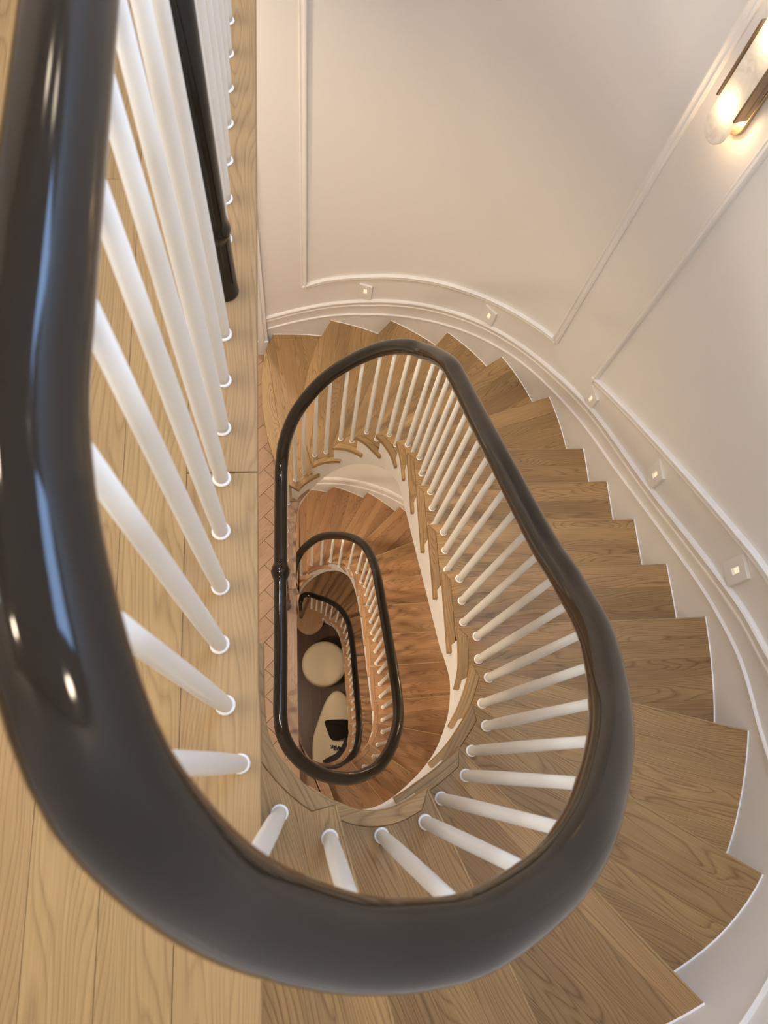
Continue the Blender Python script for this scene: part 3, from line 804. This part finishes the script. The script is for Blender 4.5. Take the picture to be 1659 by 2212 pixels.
panel('trim_3', 'raised picture frame moulding on the panel right of the sconce', p2b, 1.3)

# ---------------------------------------------------------------- step lights in the wall
def wall_frame(s, z):
    """matrix with x along the wall, y up, z out of the wall"""
    p = WALL.at(s); n = WALL.nor(s); t = WALL.tan(s)
    return Matrix(((t.x, 0, n.x, p.x), (t.y, 0, n.y, p.y), (0, 1, 0, z), (0, 0, 0, 1)))

def slab(name, poly, y0, y1, mat, parent, bev=0.0, seg=2):
    o = prism(name, poly, y0, y1, mat, parent, (0, 1), bev, seg); return o

def step_light(s, z, label):
    root = empty('step_light'); root.matrix_world = wall_frame(s, z)
    tag(root, label, 'light', 'step lights along the curved wall')
    w, h = .040, .058; a, b = .0105, .020
    oy = .004
    outer = [(-w, -h), (w, -h), (w, h), (-w, h)]
    # plate as four bars around the slot
    verts, faces = [], []
    for zz in (.0, .013):
        for x, y in outer + [(-a, -b + oy), (a, -b + oy), (a, b + oy), (-a, b + oy)]: verts.append((x, y, zz))
    for i in range(4):
        j = (i + 1) % 4
        faces += [(8 + i, 8 + j, 12 + j, 12 + i), (i, j, 4 + j, 4 + i), (i, j, 8 + j, 8 + i), (4 + i, 4 + j, 12 + j, 12 + i)]
    o = mesh_obj('face_plate', verts, faces, M['plate'], root); bevel(o, .0015)
    slab('lamp_lens', [(-a, -b + oy), (a, -b + oy), (a, b + oy), (-a, b + oy)], .001, .003, M['lens_warm'], root)
    return root
for s_, z_, lb in ((1.127, -2.596, 'white recessed step light under the wide wall panel beside the door casing'), (1.888, -2.201, 'white recessed step light under the wide wall panel near its lower right corner'),
        (2.680, -1.786, 'white recessed step light at the corner of the panel right of the sconce'), (3.230, -1.352, 'white recessed step light under the middle of the panel right of the sconce'),
        (3.707, -.962, 'white recessed step light highest up the stair on the curved wall')): step_light(S(s_), z_, lb)

# ---------------------------------------------------------------- wall sconce
def pill(w, h, n=14):
    r = w / 2; out = []
    for i in range(n + 1): a = math.pi * i / n; out.append((r * math.cos(a), h / 2 - r + r * math.sin(a)))
    for i in range(n + 1): a = math.pi + math.pi * i / n; out.append((r * math.cos(a), -h / 2 + r + r * math.sin(a)))
    return out
def alabaster():
    m, nt, b = new_mat('alabaster'); L = nt.links.new
    tc = N(nt, 'ShaderNodeTexCoord')
    n = N(nt, 'ShaderNodeTexNoise'); n.inputs['Scale'].default_value = 22; n.inputs['Detail'].default_value = 5; n.inputs['Distortion'].default_value = 1.0; L(tc.outputs['Object'], n.inputs['Vector'])
    rp = N(nt, 'ShaderNodeValToRGB'); L(n.outputs[0], rp.inputs[0])
    rp.color_ramp.elements[0].position = .3; rp.color_ramp.elements[0].color = (.62, .55, .46, 1); rp.color_ramp.elements[1].position = .7; rp.color_ramp.elements[1].color = (.84, .80, .72, 1)
    L(rp.outputs[0], b.inputs['Base Color'])
    b.inputs['Roughness'].default_value = .3
    # glow of the two bulbs behind the stone
    tot = None
    for yb in (-.11, .11):
        d = N(nt, 'ShaderNodeVectorMath', operation='DISTANCE'); L(tc.outputs['Object'], d.inputs[0]); d.inputs[1].default_value = (0, yb, .07)
        g = math_node(nt, 'POWER', 2.718, math_node(nt, 'MULTIPLY', math_node(nt, 'POWER', math_node(nt, 'DIVIDE', d.outputs['Value'], .040), 2.0), -1.0))
        g2 = math_node(nt, 'POWER', 2.718, math_node(nt, 'MULTIPLY', math_node(nt, 'DIVIDE', d.outputs['Value'], .050), -1.0))
        g = math_node(nt, 'ADD', math_node(nt, 'MULTIPLY', g, 3.0), math_node(nt, 'MULTIPLY', g2, .8))
        tot = g if tot is None else math_node(nt, 'ADD', tot, g)
    b.inputs['Emission Color'].default_value = (1.0, .70, .36, 1); L(tot, b.inputs['Emission Strength'])
    return m
M['alabaster'] = alabaster()
def wall_sconce(s0, z0, label, power):
    sc = empty('wall_sconce'); sc.matrix_world = wall_frame(s0, z0)
    tag(sc, label, 'sconce')
    slab('back_plate', pill(.088, .42), .001, .014, M['brass'], sc, .002)
    slab('spacer_block', [(-.022, -.15), (.022, -.15), (.022, .15), (-.022, .15)], .0145, .050, M['brass'], sc, .003)
    slab('shade', pill(.098, .46), .058, .076, M['alabaster'], sc, .004, 3)
    for sg in (-1, 1):
        slab('side_bar', [(sg * .0495, -.115), (sg * .0565, -.115), (sg * .0565, .115), (sg * .0495, .115)], .034, .082, M['bronze'], sc, .001)
    slab('bridge_plate', [(-.0565, -.115), (.0565, -.115), (.0565, .115), (-.0565, .115)], .0505, .0565, M['bronze'], sc, .001)
    for yb in (-.17, .17):
        ld = bpy.data.lights.new('sconce_bulb', 'POINT'); ld.energy = power; ld.color = (1.0, .70, .42); ld.shadow_soft_size = .012
        lo = bpy.data.objects.new('sconce_bulb', ld); add(lo, sc); lo.location = (0, yb, .036)
wall_sconce(S(2.470), -.235, 'lit alabaster wall sconce with bronze bars between the two wall panels', .8)
wall_sconce(S(3.00), Z2 - .35, 'added unseen copy of the alabaster sconce, brightening the reddish oak flight', 9.0)  # added copy, hidden behind the upper flight, to brighten these treads
wall_sconce(S(3.00), Z3 - .35, 'added unseen copy of the alabaster sconce, brightening the dim lowest flight', 4.0)  # second added copy, also out of view, fill light for the lowest flight

# ---------------------------------------------------------------- ceiling laylight and lower-floor downlights
def ceiling_fixture(name, label, cat, x0, x1, y0, y1, mat, fr):
    root = empty(name, ((x0 + x1) / 2, (y0 + y1) / 2, ZTOP)); tag(root, label, cat)
    child(box('diffuser', (x0, y0, 2.675), (x1, y1, 2.690), mat, root), root)
    for a in (((x0 - fr, y0 - fr), (x0, y1 + fr)), ((x1, y0 - fr), (x1 + fr, y1 + fr)), ((x0, y0 - fr), (x1, y0)), ((x0, y1), (x1, y1 + fr))):
        child(box('frame', (a[0][0], a[0][1], 2.665), (a[1][0], a[1][1], 2.6995), M['trim'], root, .003), root)
    return root
ceiling_fixture('skylight', 'blue sky skylight in the ceiling over the flight', 'skylight', .62, 1.24, .80, 2.55, M['skylight'], .05)

def downlight(x, y, zc, power, label, col=(1.0, .83, .64), size=.16, spread=150):
    root = empty('downlight', (x, y, zc)); tag(root, label, 'downlight', 'recessed downlights')
    ring = lathe_data('trim_ring', [(.036, -.0005), (.050, -.0005), (.050, -.006), (.044, -.009), (.036, -.006)], M['plate'], 20)
    add(bpy.data.objects.new('trim_ring', ring), root)
    lens = lathe_data('lamp_lens', [(.035, -.004), (.035, -.001)], M['lens_down'], 20)
    add(bpy.data.objects.new('lamp_lens', lens), root)
    area_light('downlight_beam', (0, 0, -.012), size, power, col, shape='DISK', parent=root, spread=spread)
for x, y, pw, lb in ((-.30, 2.80, 2.5, 'downlight in the landing ceiling by the back wall'), (-1.9, .3, 15, 'downlight in the landing ceiling far from the stairwell'), (-1.9, 2.2, 13, 'downlight in the landing ceiling beside the left wall'),
        (.55, .25, 10, 'downlight in the ceiling over the first winders'), (.35, 2.75, 2, 'downlight in the ceiling over the foot of the light oak flight')):
    downlight(x, y, ZTOP, pw, lb, LAMP_COL, .22, 180)
for x, y, lb in ((-.55, .6, 'small round downlight above the herringbone floor by the reddish flight'), (-.55, 1.7, 'small round downlight above the middle of the herringbone floor'), (-.55, 2.7, 'small round downlight above the herringbone floor by the doorway')):
    downlight(x, y, Z1 - .30, 18 if y < 2.5 else 12, lb)
downlight(-.6, 3.9, -.42, 25, 'round downlight in the room beyond the doorway')
for x, y, lb in ((-.45, .7, 'small round downlight above the third floor at the head of the lowest flight'), (-.45, 2.1, 'small round downlight above the third floor at the foot of the reddish flight')):
    downlight(x, y, Z2 - .30, 24, lb)
downlight(-.5, 1.2, Z3 - .30, 20, 'small round downlight above the ground floor')

# ---------------------------------------------------------------- ground floor furniture
def cushion(name, outline, z0, h, mat, parent, r=.06, rings=7):
    """soft slab: outline lofted with rounded top and bottom edges"""
    P = [Vector(p) for p in outline]; c = sum(P, Vector((0, 0))) / len(P)
    verts, faces = [], []; n = len(P); lv = []
    for i in range(rings + 1):
        a = math.pi / 2 * i / rings; lv.append((r * (1 - math.sin(a)), r * (1 - math.cos(a)) if False else r - r * math.cos(a)))
    prof = [(r * (1 - math.sin(math.pi / 2 * i / rings)), z0 + r - r * math.cos(math.pi / 2 * i / rings) * 1.0) for i in range(rings + 1)]
    prof += [(r * (1 - math.cos(math.pi / 2 * i / rings)), z0 + h - r + r * math.sin(math.pi / 2 * i / rings)) for i in range(rings + 1)]
    prof += [(r * 2.2, z0 + h + .008), (r * 3.2, z0 + h + .012)]
    for ins, z in prof:
        for p in P:
            d = p - c; l = d.length; q = c + d * max(.05, (l - ins) / l); verts.append((q.x, q.y, z))
    m = len(prof)
    for i in range(m - 1):
        for k in range(n):
            k2 = (k + 1) % n; faces.append((i * n + k, i * n + k2, (i + 1) * n + k2, (i + 1) * n + k))
    faces.append(tuple(range(n))[::-1]); faces.append(tuple((m - 1) * n + k for k in range(n)))
    o = mesh_obj(name, verts, faces, mat, parent, smooth=True)
    if parent: child(o, parent)
    return o
def smooth_closed(pts, n=8):
    P = [Vector(p) for p in pts]; k = len(P); out = []
    for i in range(k):
        a, b, c, d = P[i - 1], P[i], P[(i + 1) % k], P[(i + 2) % k]
        for j in range(n):
            t = j / n; q = 0.5 * ((2 * b) + (c - a) * t + (2 * a - 5 * b + 4 * c - d) * t * t + (3 * b - a - 3 * c + d) * t ** 3); out.append((q.x, q.y))
    return out
ot = empty('ottoman', (.375, 1.72, Z0)); tag(ot, 'round tan upholstered ottoman on the dark ground floor', 'ottoman')
cushion('seat', [(.375 + .30 * math.cos(2 * math.pi * i / 40), 1.72 + .30 * math.sin(2 * math.pi * i / 40)) for i in range(40)], Z0 + .05, .33, M['fabric'], ot, .07)
for i in range(4):
    a = math.pi / 4 + i * math.pi / 2
    child(box('foot', (.375 + .18 * math.cos(a) - .02, 1.72 + .18 * math.sin(a) - .02, Z0 + .0005), (.375 + .18 * math.cos(a) + .02, 1.72 + .18 * math.sin(a) + .02, Z0 + .0505), M['dark_wood'], ot), ot)
sf = empty('upholstered_bench', (.5, .65, Z0)); tag(sf, 'pebble shaped tan upholstered bench beside the ottoman', 'bench')
so = smooth_closed([(.175, .25), (.185, .50), (.20, .76), (.285, 1.01), (.392, 1.24), (.51, 1.345), (.63, 1.30), (.74, 1.12), (.84, .85), (.88, .55), (.84, .22), (.7, .0), (.45, -.08), (.25, .03)])
cushion('seat', so, Z0 + .05, .34, M['fabric'], sf, .06)
for x, y in ((.35, .15), (.7, .2), (.4, 1.0), (.66, .95)):
    child(box('foot', (x - .02, y - .02, Z0 + .0005), (x + .02, y + .02, Z0 + .0505), M['dark_wood'], sf), sf)
ZS = Z0 + .05 + .34 + .012
pl = empty('throw_pillow', (.5, .84, ZS)); tag(pl, 'dark brown folded throw pillow on the tan bench', 'pillow')
cushion('cover', smooth_closed([(.355, .93), (.37, .965), (.5, .972), (.655, .955), (.675, .86), (.645, .77), (.55, .715), (.46, .715), (.42, .74), (.385, .83)], 4), ZS + .0005, .10, M['dark_fabric'], pl, .035)
fold = cushion('fold', smooth_closed([(.37, .94), (.5, .90), (.66, .86), (.665, .95), (.5, .965)], 4), ZS + .105, .02, M['dark_fabric'], pl, .008)
tr = empty('wooden_tray', (.5, .55, ZS)); tag(tr, 'dark curved wooden tray lying at the end of the bench', 'tray')
child(prism('tray_top', smooth_closed([(.315, .47), (.33, .445), (.42, .435), (.52, .465), (.62, .56), (.67, .70), (.655, .76), (.61, .73), (.565, .64), (.49, .555), (.39, .51)], 5), ZS + .0005, ZS + .03, M['dark_wood'], tr, (1, 1), .006), tr)
sg = empty('leaf_sprig', (.53, .62, ZS + .03)); tag(sg, 'small dark leafy sprig on the curved tray', 'plant')
child(tube('stem', [Vector((.555, .60, ZS + .0305)), Vector((.52, .615, ZS + .06)), Vector((.47, .625, ZS + .09)), Vector((.43, .63, ZS + .10))], .004, M['leaf'], sg, 8), sg)
for i in range(26):
    t = random.random(); px = .55 - .125 * t; py = .605 + .025 * t; a = random.uniform(0, 2 * math.pi); l = random.uniform(.025, .05)
    zz = ZS + .045 + .05 * t
    dx, dy = math.cos(a) * l, math.sin(a) * l; nx, ny = -math.sin(a) * .007, math.cos(a) * .007
    verts = [(px, py, zz), (px + dx * .5 + nx, py + dy * .5 + ny, zz + .01), (px + dx, py + dy, zz + .004), (px + dx * .5 - nx, py + dy * .5 - ny, zz + .01), (px + dx * .5, py + dy * .5, zz + .004)]
    child(mesh_obj('leaf', verts, [(0, 1, 4), (1, 2, 4), (2, 3, 4), (3, 0, 4), (0, 3, 2, 1)], M['leaf'], sg), sg)
